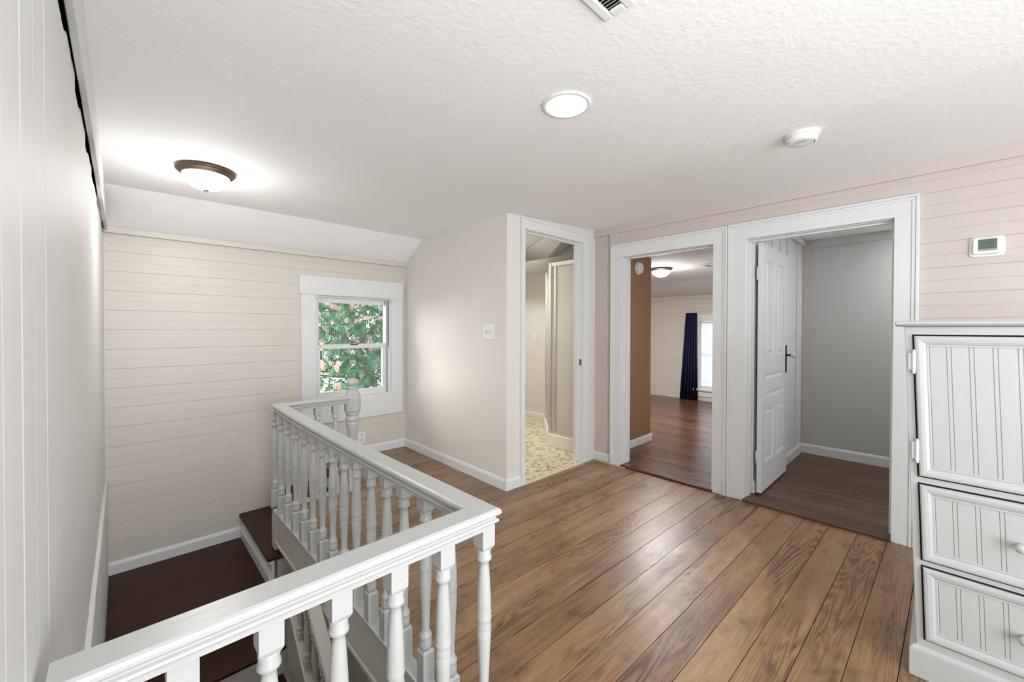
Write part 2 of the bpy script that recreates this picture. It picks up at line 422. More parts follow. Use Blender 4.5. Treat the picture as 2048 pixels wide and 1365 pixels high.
# ---- left wall: vertical boards with ragged tops below the ceiling trim
lw = MB()
edges = [-2.4, -1.6, -.9, -.3, .12, .40, .66, .907, 1.153, 1.354, 1.593, 1.8385, 2.09, 2.32, 2.52, 2.75, 3.035, 3.32, 3.60, 3.92, 4.256]
rnd = random.Random(5)
for k, (a, b) in enumerate(zip(edges[:-1], edges[1:])):
    d = (rnd.random()-.5)*.0024
    zt = 2.148-.022*(a-1)-[.002, .046, .016, .040, .004, .034][k % 6]
    x = -.105+d
    mid = (a+b)/2
    ring = [(-.124, a+.0005, 0), (x-.0034, a+.0005, 0), (x-.0004, a+.011, 0), (x, mid-.004, 0), (x-.0022, mid, 0), (x-.0006, mid+.009, 0), (x+.0008, b-.004, 0), (x-.0004, b-.0005, 0), (-.124, b-.0005, 0)]
    lw.extrude([(p[0], p[1], -3.0) for p in ring], (0, 0, 3.0+zt))
struct('wall_left', lw, M_LEFT)
lb = MB().box(-.20, -.1245, -2.4, 4.36, -3.0, 2.5)
struct('wall_left_backing', lb, M_DARKGAP)  # near-black sheet stands in for the shade of the hollow above the boards
lt = MB()
lt.hexa([(-.099, -2.4, 2.212), (-.08, -2.4, 2.212), (-.08, 4.25, 2.068), (-.099, 4.25, 2.068), (-.099, -2.4, 2.335), (-.08, -2.4, 2.335), (-.08, 4.25, 2.12), (-.099, 4.25, 2.12)])
lt.hexa([(-.099, -2.4, 2.24), (-.081, -2.4, 2.24), (-.081, 3.9, 2.12), (-.099, 3.9, 2.12), (-.099, -2.4, 2.335), (-.081, -2.4, 2.335), (-.081, 3.88, 2.325), (-.099, 3.88, 2.325)])
struct('trim_3', lt, M_LEFT, bevel=.003)
ls = MB()
for k in range(7):
    a = 1.05+k*.4572
    ls.box(-.115, -.0895-.001*(k % 2), a, a+.455, -3.0, .215)
struct('trim_4', ls, M_LEFT, bevel=.004)

# ---- baseboards
def base_prof(h, t): return [(0, 0), (t, 0), (t, h-.022), (t*.75, h-.010), (t*.45, h), (0, h)]
def baseboard(name, a, b, nrm, z, h=.092, t=.015, mat=None):
    a, b, nrm = Vector(a+(0,)), Vector(b+(0,)), Vector(nrm+(0,))
    mb = MB().extrude([tuple(a+nrm*p+Vector((0, 0, z+q))) for p, q in base_prof(h, t)], b-a)
    return struct(name, mb, mat or M_TRIM)
baseboard('baseboard_partition', (2.308, 2.475), (2.347, 4.25), (-1, .02), 0)
baseboard('baseboard_partition_end', (2.294, 2.4895), (2.462, 2.4895), (0, -1), 0)
baseboard('baseboard_back', (1.42, 4.25), (2.345, 4.25), (0, -1), 0)
baseboard('baseboard_landing', (-.1, 4.25), (.76, 4.25), (0, -1), -.49)
baseboard('baseboard_right', (3.555, 2.29), (3.555, 2.488), (-1, 0), 0, .085, .012)
baseboard('baseboard_right_near', (3.551, -2.4), (3.551, .09), (-1, 0), 0, .12, .018)

# ---- door casings
def casing(mb, y0, y1, i0, i1, z0, z1, x=3.53, lo=True, hi=True):
    mb.box(x, 3.5585, y0, i0, 0, z0); mb.box(x, 3.5585, i1, y1, 0, z0); mb.box(x, 3.5585, y0, y1, z0, z1)
    for t, d, o in ((.016, .012, 0), (.018, .006, .016)):
        mb.box(x-d, x-.0002, y0+o, y0+o+t, 0, z1-o-t); mb.box(x-d, x-.0002, y1-o-t, y1-o, 0, z1-o-t); mb.box(x-d, x-.0002, y0+o, y1-o, z1-o-t, z1-o)
def jamb(mb, x0, x1, a0, a1, zt, t=.02, stop=None):
    # lining of an opening between a0 and a1 (along Y), depth x0..x1
    mb.box(x0, x1, a0-t, a0, 0, zt); mb.box(x0, x1, a1, a1+t, 0, zt); mb.box(x0, x1, a0-t, a1+t, zt, zt+t)
    if stop:
        s0, s1 = stop
        mb.box(s0, s1, a0+.0002, a0+.012, .022, zt-.0125); mb.box(s0, s1, a1-.012, a1-.0002, .022, zt-.0125); mb.box(s0, s1, a0+.0002, a1-.0002, zt-.012, zt-.0002)
c1 = MB(); casing(c1, 1.194, 2.279, 1.306, 2.156, 2.056, 2.182); jamb(c1, 3.559, 3.685, 1.306, 2.156, 2.0555, .0, None)
c1 = MB(); casing(c1, 1.194, 2.279, 1.306, 2.156, 2.056, 2.182)
jamb(c1, 3.5595, 3.692, 1.3075, 2.1545, 2.0525, .0225, (3.60, 3.64))
struct('trim_5', c1, M_TRIM, bevel=.0025)
c2 = MB(); casing(c2, .098, 1.190, .212, 1.060, 2.058, 2.186)
jamb(c2, 3.5595, 3.692, .2135, 1.0585, 2.0525, .0225, (3.60, 3.64))
struct('trim_6', c2, M_TRIM, bevel=.0025)
c3 = MB()
Yb = 2.4885
c3.box(2.460, 2.512, Yb-.016, Yb, 0, 2.214); c3.box(3.347, 3.442, Yb-.016, Yb, 0, 2.214); c3.box(2.46, 3.442, Yb-.016, Yb, 2.214, 2.306)
c3.box(2.460, 2.474, Yb-.026, Yb-.0162, 0, 2.292); c3.box(3.428, 3.442, Yb-.026, Yb-.0162, 0, 2.292); c3.box(2.46, 3.442, Yb-.026, Yb-.0162, 2.292, 2.306)
c3.box(3.411, 3.427, Yb-.021, Yb-.0162, 0, 2.291)
c3.box(3.3445, 3.362, Yb+.0005, 2.602, 0, 2.212); c3.box(2.495, 2.5125, Yb+.0005, 2.602, 0, 2.212); c3.box(2.495, 3.362, Yb+.0005, 2.602, 2.212, 2.23)
c3.box(3.332, 3.344, 2.53, 2.57, .02, 2.198); c3.box(2.513, 2.525, 2.53, 2.57, .02, 2.198); c3.box(2.513, 3.344, 2.53, 2.57, 2.199, 2.2115)
c3o = struct('trim_7', c3, M_TRIM, bevel=.0025)
sp = MB().box(3.341, 3.345, 2.500, 2.522, .985, 1.045); sp.build('strike_plate', plain('worn_brass', (120, 96, 60), .4, .8), None)['kind'] = 'structure'
th = MB().box(3.52, 3.60, 1.30, 2.16, -.02, .022); struct('trim_8', th, M_FLOOR2, bevel=.006)
th = MB().box(3.51, 3.60, .21, 1.07, -.02, .022); struct('trim_9', th, M_FLOOR3, bevel=.006)
pt = MB().prism([(3.50, 2.10), (3.528, 2.10), (3.528, 2.47), (3.512, 2.47)], -.001, .006); struct('trim_10', pt, plain('dried_filler', (206, 184, 138), .8))

# ---- bedroom shell
bf = MB(); plank_floor(bf, [(1.2, 2.40, 3.60, 4.68), (1.2, 5.2, 4.68, 7.82)], .085, 'Y', .02, seed=3, joints=True); struct('floor_bedroom', bf, M_FLOOR2)
bc = MB()
bc.face([(3.69, 1.1, 2.20), (7.0, 1.1, 2.20), (7.0, 5.3, 2.20), (3.69, 5.3, 2.20)])
steps = [(7.0, 2.20), (7.15, 2.185), (7.3, 2.15), (7.55, 2.08), (7.82, 1.99)]
for (xa, za), (xb, zb) in zip(steps[:-1], steps[1:]):
    bc.face([(xa, 1.1, za), (xb, 1.1, zb), (xb, 5.3, zb), (xa, 5.3, za)], True)
struct('ceiling_bedroom', bc, paint('bedroom_ceiling_paint', (222, 221, 220), .8, 1.0, 45), fix=False)
bt = MB().box(3.69, 4.56, 2.39, 2.46, .0, 2.3); struct('wall_bedroom_left', bt, M_TAN)
baseboard('baseboard_bedroom', (3.69, 2.39), (4.575, 2.39), (0, -1), .02, .085)
BW0, BW1, BZ0, BZ1 = 2.28, 3.10, .26, 1.50
bm_ = MB()
for y0, y1, z0, z1 in ((BW1, 5.3, 0, 2.05), (1.1, BW0, 0, 2.05), (BW0, BW1, 0, BZ0), (BW0, BW1, BZ1, 2.05)):
    bm_.grooved((7.80, y0, 0), (0, 1, 0), (0, 0, 1), (-1, 0, 0), y1-y0, board_profile(z0, z1, .075, .03, .006, .004, False))
    bm_.box(7.806, 7.92, y0, y1, z0, z1)
struct('wall_bedroom_back', bm_, M_BOARD, fix=False)
struct('trim_11', MB().box(7.775, 7.80, 1.1, 5.3, 1.942, 1.985), M_BOARD, bevel=.004)
struct('wall_bedroom_right', MB().box(3.69, 7.9, 1.09, 1.20, -.1, 2.4), M_WALL)
struct('wall_bedroom_far_end', MB().box(4.68, 7.9, 5.2, 5.3, -.1, 2.4), M_WALL)
w2 = empty('window_2', (7.80, 2.69, BZ0), kind='structure')
f2 = MB()
f2.box(7.775, 7.80, BW1, BW1+.11, BZ0-.05, BZ1); f2.box(7.775, 7.80, BW0-.11, BW0, BZ0-.05, BZ1); f2.box(7.770, 7.80, BW0-.12, BW1+.12, BZ1, BZ1+.13)
f2.box(7.80, 7.90, BW1-.02, BW1, BZ0, BZ1); f2.box(7.80, 7.90, BW0, BW0+.02, BZ0, BZ1); f2.box(7.86, 7.89, BW0, BW1, .86, .90); f2.box(7.80, 7.90, BW0, BW1, BZ0-.01, BZ0+.02)
f2.build('window_casing', M_TRIM, w2, .003)
MB().box(7.74, 7.80, BW0-.13, BW1+.13, BZ0-.05, BZ0-.01).build('window_sill', M_TRIM, w2, .004)
MB().box(7.78, 7.80, BW0-.11, BW1+.11, BZ0-.16, BZ0-.05).build('window_apron', M_TRIM, w2, .003)
MB().box(7.872, 7.876, BW0, BW1, BZ0, BZ1).build('glass_pane', M_PANE, w2)

# ---- closet shell
cf = MB(); plank_floor(cf, [(-.4, 1.06, 3.60, 5.36)], .085, 'Y', .02, seed=9, joints=False); struct('floor_closet', cf, M_FLOOR3)
struct('wall_closet_back', MB().box(5.335, 5.45, -.45, 1.09, 0, 2.5), M_GREY)
struct('trim_12', MB().box(5.331, 5.336, .955, 1.04, .10, 2.22), M_RAW)
struct('trim_13', MB().box(5.320, 5.336, -.4, .96, 2.222, 2.304), M_GREY, bevel=.003)
cl = MB()
xs_ = [3.69, 3.82, 3.95, 4.08, 4.21, 4.34, 4.47, 4.60, 4.73, 4.93, 5.12, 5.34]
for a, b in zip(xs_[:-1], xs_[1:]): kk = xs_.index(a); cl.box(a+.004, b-.004, 1.045+(.009 if kk % 2 else 0), 1.072, 0, 2.36)
struct('wall_closet_left', cl, M_TRIM, bevel=.002)
struct('wall_closet_left_backing', MB().box(3.69, 5.34, 1.073, 1.089, 0, 2.4), M_DARKGAP)
struct('wall_closet_right', MB().box(3.69, 5.40, -.50, -.40, 0, 2.5), M_TRIM)
struct('ceiling_closet', MB().box(3.69, 5.34, -.4, 1.06, 2.305, 2.36), M_CEIL)
struct('trim_14', MB().box(3.695, 5.318, 1.015, 1.0445, 2.255, 2.304), M_TRIM, bevel=.004)
baseboard('baseboard_closet_left', (3.70, 1.045), (5.335, 1.045), (0, -1), .02, .10, .012)
baseboard('baseboard_closet_back', (5.335, -.4), (5.335, 1.03), (-1, 0), .02, .10, .014)

# ---- bathroom shell
struct('floor_bathroom', MB().box(2.46, 4.57, 2.478, 4.62, -.03, .004), M_MOSAIC)
struct('trim_15', MB().box(2.513, 3.344, 2.470, 2.502, -.02, .007), plain('vinyl_edge', (216, 204, 172), .4), bevel=.002)
wv_ = [(4.57, 2.46, -.05), (4.57, 4.62, -.05), (4.57, 4.62, 2.60), (4.57, 4.534, 2.445), (4.57, 4.122, 2.35), (4.57, 3.569, 2.537), (4.57, 2.46, 2.80)]
struct('wall_bathroom_back', MB().extrude(wv_, (.11, 0, 0)), M_BATH)
struct('wall_bathroom_far', MB().box(2.46, 4.68, 4.62, 4.70, -.05, 2.6), M_BATH)
struct('wall_bathroom_left', MB().box(2.462, 2.475, 2.60, 4.62, -.05, 2.7), M_BATH)
struct('wall_bathroom_near', MB().box(3.37, 4.57, 2.602, 2.61, -.05, 2.7).box(2.46, 3.37, 2.602, 2.61, 2.23, 2.7), M_BATH)
bcl = MB()
A0, A1 = (4.278+.45, 4.245+.84, 2.5), (3.81-.60, 3.388-1.09, 2.5)
bcl.face([(2.4, 5.3, 2.5), (2.4, 2.3, 2.5), A1, A0, (4.728, 5.3, 2.5)])
bcl.face([A0, (4.278, 4.245, 2.5), (4.57, 4.122, 2.35), (4.57, 4.534, 2.445)])
bcl.face([(4.278, 4.245, 2.5), A1, (4.57, 2.46, 2.80), (4.57, 3.569, 2.537), (4.57, 4.122, 2.35)])
struct('ceiling_bathroom', bcl, M_BATH, fix=False)
baseboard('baseboard_bathroom', (4.57, 3.6), (4.57, 4.62), (-1, 0), 0, .075, .012)

# ---- stairwell below floor level
sw = MB()
sw.box(.82, .93, -2.4, 3.44, -.235, -.012)                    # floor edge framing
sw.box(-.125, .93, -.50, -.40, -3.0, -.2)
struct('wall_stairwell_edge', sw, M_LOWER)
fa = MB()
fa.grooved((.803, .93, 0), (0, 0, 1), (0, 1, 0), (-1, 0, 0), .20, [(a, b) for a, b in board_profile(0, 2.52, .085, 0, .005, .003, False)])
fa.v = [(x, y, z-.215) for x, y, z in fa.v]
fa.box(.804, .82, .93, 3.45, -.215, -.012)
fa.box(.796, .83, .93, 3.36, -.232, -.214)
fa.box(.800, .86, 3.36, 3.45, -3.0, -.012)
struct('trim_16', fa, M_LOWER, fix=False)
rw = MB(); rw.box(.80, .889, 3.30, 3.36, -3.0, -.33)
rw.grooved((.885, -.4, -3.0), (0, 0, 1), (0, 1, 0), (-1, 0, 0), 2.76, board_profile(0, 3.64, .085, .02, .005, .003, False))
rw.box(.89, .95, -.4, 4.24, -3.0, -.33); rw.box(.89, .95, -.4, 3.25, -.329, -.24)
struct('wall_stairwell_right', rw, M_LOWER, fix=False)
struct('floor_stairwell', MB().box(-.125, .95, -.5, 2.2, -3.05, -2.98), M_STEP)

# ================================================================== WINDOW 1
w1 = empty('window_1', (1.77, 4.25, WZ0), kind='structure')
yc = 4.228
f1 = MB()
f1.box(1.236, 1.368, yc, 4.252, .64, 1.682); f1.box(2.168, 2.305, yc, 4.252, .64, 1.682)
f1.box(1.221, 2.308, yc-.004, 4.252, 1.6825, 1.864)
f1.build('window_casing', M_TRIM, w1, .003)
MB().box(1.236, 2.303, yc+.002, 4.252, .402, .642).build('window_apron', M_TRIM, w1, .003)
j1 = MB()
j1.box(1.3685, 1.378, 4.253, 4.40, .64, 1.662); j1.box(2.160, 2.1675, 4.253, 4.40, .64, 1.662); j1.box(1.366, 2.174, 4.253, 4.40, 1.6625, 1.674); j1.box(1.366, 2.174, 4.253, 4.42, .621, .6395)
j1.box(1.3685, 1.380, 4.236, 4.2525, .643, 1.68); j1.box(2.147, 2.1675, 4.236, 4.2525, .643, 1.68)
j1.build('window_jamb', M_TRIM, w1, .002)
MB().box(2.118, 2.146, 4.262, 4.30, .64, 1.665).build('sash_track', plain('grey_vinyl_track', (176, 178, 180), .4), w1)
def sash(y0, y1, x0, x1, z0, z1, st, bot, top, nm):
    s = MB(); s.box(x0, x0+st, y0, y1, z0+bot, z1-top); s.box(x1-st, x1, y0, y1, z0+bot, z1-top); s.box(x0, x1, y0, y1, z0, z0+bot-.0002); s.box(x0, x1, y0, y1, z1-top+.0002, z1)
    o = s.build(nm, M_TRIM, w1, .003)
    MB().box(x0+st-.002, x1-st+.002, (y0+y1)/2-.002, (y0+y1)/2+.002, z0+bot-.002, z1-top+.002).build('glass_pane', M_PANE, o)
    return o
sash(4.262, 4.298, 1.378, 2.118, .640, 1.178, .042, .066, .036, 'lower_sash')
sash(4.304, 4.340, 1.378, 2.160, 1.150, 1.662, .042, .036, .050, 'upper_sash')
MB().box(1.72, 1.80, 4.255, 4.270, 1.176, 1.188).build('sash_lock', M_METAL, w1, .002)
for x, nm, wh in ((1.372, 'left', 'clear plastic blind bracket at the upper left corner of the window'), (2.160, 'right', 'clear plastic blind bracket at the upper right corner of the window')):
    b = MB(); b.box(x-.013, x+.013, 4.212, 4.2255, 1.640, 1.682); b.box(x-.013, x+.013, 4.200, 4.214, 1.640, 1.650); b.box(x-.013, x-.010, 4.202, 4.214, 1.645, 1.68); b.box(x+.010, x+.013, 4.202, 4.214, 1.645, 1.68)
    tag(b.build('blind_bracket', M_PLASTIC2, None, .001, origin=(x, 4.22, 1.64)), wh, 'bracket', 'blind brackets on the window')

# ================================================================== STAIRS
def low_x(y): return .77-.042*min(2.9-y, .9)
st = empty('staircase', (.30, 3.7, -.49), 'dark brown painted wooden stairs with white risers turning at a small landing', 'staircase')
def nosed(x0, x1, y0, y1, z, t=.028):
    return MB().box(x0, x1, y0, y1, z-t, z)
MBl = MB()
for k in range(8):   # landing boards
    a = 3.19+k*.1326; MBl.box(-.086, .765, a, a+.131, -.516-.0*(k % 2), -.49)
MBl.build('landing', M_STEP, st, .003)
nosed(.727, 1.07, 3.265, 4.245, -.28, .03).build('tread', M_STEP, st, .011)
nosed(1.03, 1.41, 3.455, 4.245, -.14, .03).build('tread', M_STEP, st, .011)
nosed(1.355, 1.42, 3.455, 4.245, .004, .03).build('tread', M_STEP, st, .010)
MB().box(.755, .775, 3.27, 4.245, -.49, -.31).build('riser', M_TRIM, st)
MB().box(1.055, 1.075, 3.455, 4.245, -.31, -.17).build('riser', M_TRIM, st)
MB().box(1.38, 1.40, 3.455, 4.245, -.17, -.026).build('riser', M_TRIM, st)
mo = MB().extrude([(.755-p, 3.27, -.49+q) for p, q in base_prof(.092, .018)], (0, .965, 0))
mo.box(.742, .756, 3.27, 4.245, -.33, -.31)
mo.build('riser_moulding', M_TRIM, st)
z, y = -.49, 3.19
for k in range(11):
    z -= .19
    nosed(-.086, low_x(max(y-.2, .3))-.025, y-.315, y+.012, z, .03).build('tread', M_STEP, st, .011)
    MB().box(-.086, low_x(max(y-.2, .3))-.025, y-.004, y+.016, z, z+.165).build('riser', M_LOWER, st)
    y -= .285
# ================================================================== BALUSTRADE
def baluster_mesh(H, name, mat):
    """turned baluster of height H on a square foot block, square head block"""
    hb = .0235
    s = MB()
    def block(z0, z1, cham_lo, cham_hi):
        c = .010; r = .0185
        zs = []
        if cham_lo: zs += [(r, z0), (hb, z0+c)]
        else: zs += [(hb, z0)]
        if cham_hi: zs += [(hb, z1-c), (r, z1)]
        else: zs += [(hb, z1)]
        i = len(s.v)
        for h_, zz in zs:
            s.v += [(-h_, -h_, zz), (h_, -h_, zz), (h_, h_, zz), (-h_, h_, zz)]
        for j in range(len(zs)-1):
            for k in range(4):
                a, b = i+4*j+k, i+4*j+(k+1) % 4
                s.f.append((a, b, b+4, a+4)); s.sm.append(False)
        s.f.append((i+3, i+2, i+1, i)); n = i+4*(len(zs)-1); s.f.append((n, n+1, n+2, n+3)); s.sm += [False, False]
    B, T = .135*H/.725, H-.075
    block(0, B, False, True); block(T, H, True, False)
    L = T-B
    p = [(.018, 0), (.0200, .010), (.0200, .030), (.0175, .036), (.0205, .044), (.0205, .052), (.0150, .060), (.0125, .072),
         (.0140, .12), (.0165, .18), (.0190, .235), (.0198, .262), (.0185, .266), (.0205, .272), (.0190, .279), (.0190, .290), (.0210, .297), (.0210, .304), (.0190, .310),
         (.0205, .318), (.0190, .324), (.0196, .335), (.0190, .365), (.0168, .41), (.0140, .455), (.0125, .470), (.0150, .476), (.0205, .482), (.0205, .490), (.0180, .496), (.0190, .510), (.0180, .515)]
    s.lathe([(r*1.13, B+t*L/.515) for r, t in p], seg=20)
    me_o = s.build(name, mat)
    return me_o
rl = empty('stair_railing', (.82, 2.2, 0), 'white painted upper balustrade around the stair opening with broad handrail and turned newel post', 'railing')
RAILP = [(-.0425, -.010), (-.0425, -.016), (-.038, -.022), (-.030, -.026), (-.030, -.031), (-.036, -.034), (-.0375, -.039), (-.035, -.044), (-.027, -.047), (-.027, -.060),
         (.027, -.060), (.027, -.047), (.035, -.044), (.0375, -.039), (.036, -.034), (.030, -.031), (.030, -.026), (.038, -.022), (.0425, -.016), (.0425, -.010), (.040, -.004), (.034, 0), (-.034, 0), (-.040, -.004)]
path = [(-.0905, .969, .80), (.797, .969, .80), (.793, 1.64, .797), (.796, 2.1, .795), (.806, 2.6, .792), (.819, 3.0, .789), (.836, 3.398, .786), (1.345, 3.405, .785)]
MB().sweep(path, RAILP).build('handrail', M_RAIL, rl)
cap = MB(); cap.box(.79, .846, 1.0, 3.445, .0, .020); cap.box(-.09, .846, .94, 1.002, .0, .020); cap.box(.79, 1.34, 3.375, 3.43, .0, .020)
cap.build('shoe_rail', M_RAIL, rl, .004)
bal = baluster_mesh(.725, 'baluster', M_RAIL)
spots = [(.8085, .9735), (.6575, .9735), (.510, .9735), (.3645, .9735), (.2195, .9735), (.0765, .9735), (-.0685, .9735)]
spots += [(.8165, y) for y in (3.425, 3.257, 3.085, 2.913, 2.744, 2.580, 2.42, 2.262, 2.107, 1.953, 1.79, 1.635, 1.487, 1.325, 1.165)]
spots += [(.975, 3.405), (1.112, 3.405), (1.250, 3.405)]
for i, (x, y) in enumerate(spots):
    o = bal if i == 0 else bal.copy()
    if i: COL.objects.link(o)
    o.parent = rl
    d = (y-.97)/2.43
    ztop = .800-.014*max(0, min(1, d))-.055
    o.location = Vector((x, y, .018))-Vector(rl.location)
    o.scale = (1, 1, (ztop-.018)/.725)
nw = MB(); X, Y = 1.392, 3.405
nw.lathe([(.0001, .935), (.022, .932), (.042, .920), (.052, .903), (.050, .886), (.036, .872), (.033, .862), (.040, .856), (.044, .846)][::-1], (X, Y, 0), seg=24)
nw.lathe([(.062*math.cos(math.pi/8)+.004, .655), (.0655, .668), (.0655, .770), (.060, .790), (.044, .838), (.040, .848)], (X, Y, 0), seg=8, smooth=False, phase=math.pi/8)
nw.lathe([(.040, .320), (.050, .335), (.046, .36), (.033, .395), (.034, .43), (.046, .50), (.0525, .55), (.0525, .566), (.047, .572), (.055, .582), (.059, .594), (.055, .606), (.046, .612), (.049, .628), (.055, .634), (.055, .645), (.050, .656)], (X, Y, 0), seg=28)
nw.box(X-.048, X+.048, Y-.048, Y+.048, .0, .32)
nw.build('newel_post', M_RAIL, rl)

# lower flight balustrade
lr = empty('stair_railing', (.76, 2.2, -.6), 'lower white balustrade descending beside the stairs beneath the floor edge', 'railing')
def cap_z(y): return -.36-.60*(2.85-y)
def lr_z(y): return -.17-.60*(2.42-y)
sg = MB()
for ya_, yb_ in ((.4, 2.0), (2.0, 2.86)):
    sg.hexa([(low_x(ya_)-.02, ya_, -3.0), (low_x(ya_)+.02, ya_, -3.0), (low_x(yb_)+.02, yb_, -1.9), (low_x(yb_)-.02, yb_, -1.9), (low_x(ya_)-.02, ya_, cap_z(ya_)-.018), (low_x(ya_)+.02, ya_, cap_z(ya_)-.018), (low_x(yb_)+.02, yb_, cap_z(yb_)-.018), (low_x(yb_)-.02, yb_, cap_z(yb_)-.018)])
sg.build('stair_stringer', M_LOWER, lr)  # stringer of the stairs, kept as a part of the lower railing
cp = [(low_x(y), y, cap_z(y)) for y in (2.84, 2.6, 2.0, 1.2, .4)]
MB().sweep(cp, [(-.030, -.02), (.030, -.02), (.030, 0), (-.030, 0)]).build('stringer_cap', M_LOWER, lr)
hp = [(low_x(y)+.012, y, lr_z(y)) for y in (2.53, 2.3, 2.0, 1.2, .4)]
MB().sweep(hp, [(-.03, -.05), (.03, -.05), (.036, -.02), (.03, 0), (-.03, 0), (-.036, -.02)]).build('handrail', M_LOWER, lr)
b2 = None
for k in range(11):
    y = 2.78-.150*k
    H_ = min(lr_z(y)-.045, -.245)-cap_z(y)+.03
    if H_ < .15: continue
    if b2 is None: b2 = baluster_mesh(.50, 'baluster', M_LOWER); o = b2
    else: o = b2.copy(); COL.objects.link(o)
    o.parent = lr; o.location = Vector((low_x(y)+.004, y, cap_z(y)-.015))-Vector(lr.location); o.scale = (1, 1, H_/.50)

# ================================================================== CABINET
CX = 2.240
cb = empty('storage_cabinet', (CX, -.21, 0), 'white painted tall narrow cabinet with beadboard door above two drawers standing before the pink wall', 'cabinet')
def shear(mb):
    mb.v = [(x, y+.0358*max(0, z-.11), z) for x, y, z in mb.v]; return mb
yl, yr = .056, -.479
shear(MB().box(CX, CX+.40, yr, yl, .108, 1.362)).build('carcass', M_CAB, cb, .002)
shear(MB().extrude([(CX-.020, yl+.026, 1.385), (CX-.030, yl+.026, 1.378), (CX-.028, yl+.026, 1.370), (CX-.012, yl+.026, 1.363), (CX+.42, yl+.026, 1.363), (CX+.42, yl+.026, 1.385)], (0, yr-yl-.052, 0))).build('top', M_CAB, cb, .004)
pl = MB().box(CX-.012, CX+.405, yr-.022, .077, 0, .106)
pl.extrude([(CX-.012, .077, .106), (CX+.405, .077, .106), (CX+.405, .060, .124), (CX+.0, .060, .124)], (0, yr-.022-.077, 0))
pl.build('plinth', M_CAB, cb, .003)
def front(z0, z1, name, y0=.030, y1=-.453):
    x = CX-.016
    s = MB()
    fwid = .036
    # quarter-round frame
    prof_ = [(0, CX-.001), (0, x+.006), (.004, x+.001), (.012, x), (.022, x+.002), (.030, x+.006), (fwid, x+.012), (fwid, CX-.001)]
    loops = [[(px, y0-t, z0+t), (px, y1+t, z0+t), (px, y1+t, z1-t), (px, y0-t, z1-t)] for t, px in prof_]
    for la, lb_ in zip(loops[:-1], loops[1:]):
        for q in range(4): s.face([la[q], la[(q+1) % 4], lb_[(q+1) % 4], lb_[q]])
    o = shear(s).build(name, M_CAB, cb, fix=False)
    p = MB()
    ya, yb = y1+fwid-.002, y0-fwid+.002
    prof = [(0, 0)]
    L = yb-ya
    k = -.006
    while k < L:
        for g in (k, k+.0115):
            for a, b in ((-.0016, 0), (-.0006, -.0022), (.0006, -.0022), (.0016, 0)):
                if 0 < g+a < L: prof.append((g+a, b))
        k += .0565
    prof.append((L, 0))
    p.grooved((CX-.006, yb, z0+fwid-.002), (0, 0, 1), (0, -1, 0), (-1, 0, 0), z1-z0-2*fwid+.004, prof)
    p.box(CX-.0032, CX-.0005, ya, yb, z0+fwid-.002, z1-fwid+.002)
    shear(p).build('beadboard_panel', M_CAB, o, fix=False)
    inn = MB(); i_ = .004
    for (a, b, c, d) in ((yb-i_, yb+.003, z0+fwid+i_, z1-fwid-i_), (ya-.003, ya+i_, z0+fwid+i_, z1-fwid-i_), (ya-.003, yb+.003, z0+fwid-.003, z0+fwid+i_-.0002), (ya-.003, yb+.003, z1-fwid-i_+.0002, z1-fwid+.003)):
        inn.box(CX-.009, CX-.003, a, b, c, d)
    shear(inn).build('inner_bead', M_CAB, o, .0015)
    return o
dr = front(.785, 1.326, 'door')
def knob(o, y, z):
    y += .0358*(z-.11)
    MB().lathe([(.0001, -.044), (.010, -.043), (.0155, -.037), (.0165, -.030), (.014, -.023), (.008, -.018), (.0075, -.005), (.010, 0)][::-1], (CX-.006, y, z), 'X', 20).build('knob', M_CAB, o)
for z0, z1 in ((.463, .751), (.157, .433)):
    o = front(z0, z1, 'drawer'); knob(o, -.2115, (z0+z1)/2)
knob(dr, -.40, 1.05)
for zz in (1.226, .880):
    h = MB(); yy = .033+.0358*(zz-.11)
    h.lathe([(.0055, -.040), (.0065, -.036), (.0065, .036), (.0055, .040)], (CX-.010, yy, zz), seg=12)
    for q in (-.013, .013): h.lathe([(.0070, -.002), (.0070, .002)], (CX-.010, yy, zz+q), seg=12)
    h.lathe([(.001, -.048), (.005, -.044), (.005, -.040)], (CX-.010, yy, zz), seg=12); h.lathe([(.005, .040), (.005, .044), (.001, .048)], (CX-.010, yy, zz), seg=12)
    h.box(CX-.006, CX-.0005, yy, yy+.016, zz-.032, zz+.032)
    h.build('hinge', M_HINGE, dr)
gp = MB()
for z0, z1 in ((.779, 1.332), (.457, .757), (.151, .439)): gp.box(CX-.0015, CX-.0008, -.459, .0355, z0, z1)
shear(gp).build('door_gap', M_DARKGAP, cb)

# ================================================================== CLOSET DOOR
d1 = empty('door_1', (3.694, 1.0, .03), kind='structure')
d1['label'] = 'white five panel door standing open against the closet wall'
LX0, LX1, LY0, LY1, LZ0, LZ1 = 3.694, 4.470, .985, 1.020, .035, 2.042
lf = MB()
m1, m2 = .105, .095
xm = (LX0+LX1)/2
rows = [(LZ0, .265), (.70, .79), (.985, 1.13), (1.92, LZ1)]
lf.box(LX0, LX0+m1, LY0, LY1, LZ0, LZ1); lf.box(LX1-m1, LX1, LY0, LY1, LZ0, LZ1)
for a, b in rows: lf.box(LX0+m1, LX1-m1, LY0, LY1, a, b)
lf.box(xm-.05, xm+.05, LY0, LY1, .265, .70); lf.box(xm-.05, xm+.05, LY0, LY1, 1.13, 1.92)
lf.box(LX0+.05, LX1-.05, LY0+.0121, LY1-.0121, LZ0+.05, LZ1-.05)
lf.build('leaf', M_TRIM, d1, .0025)
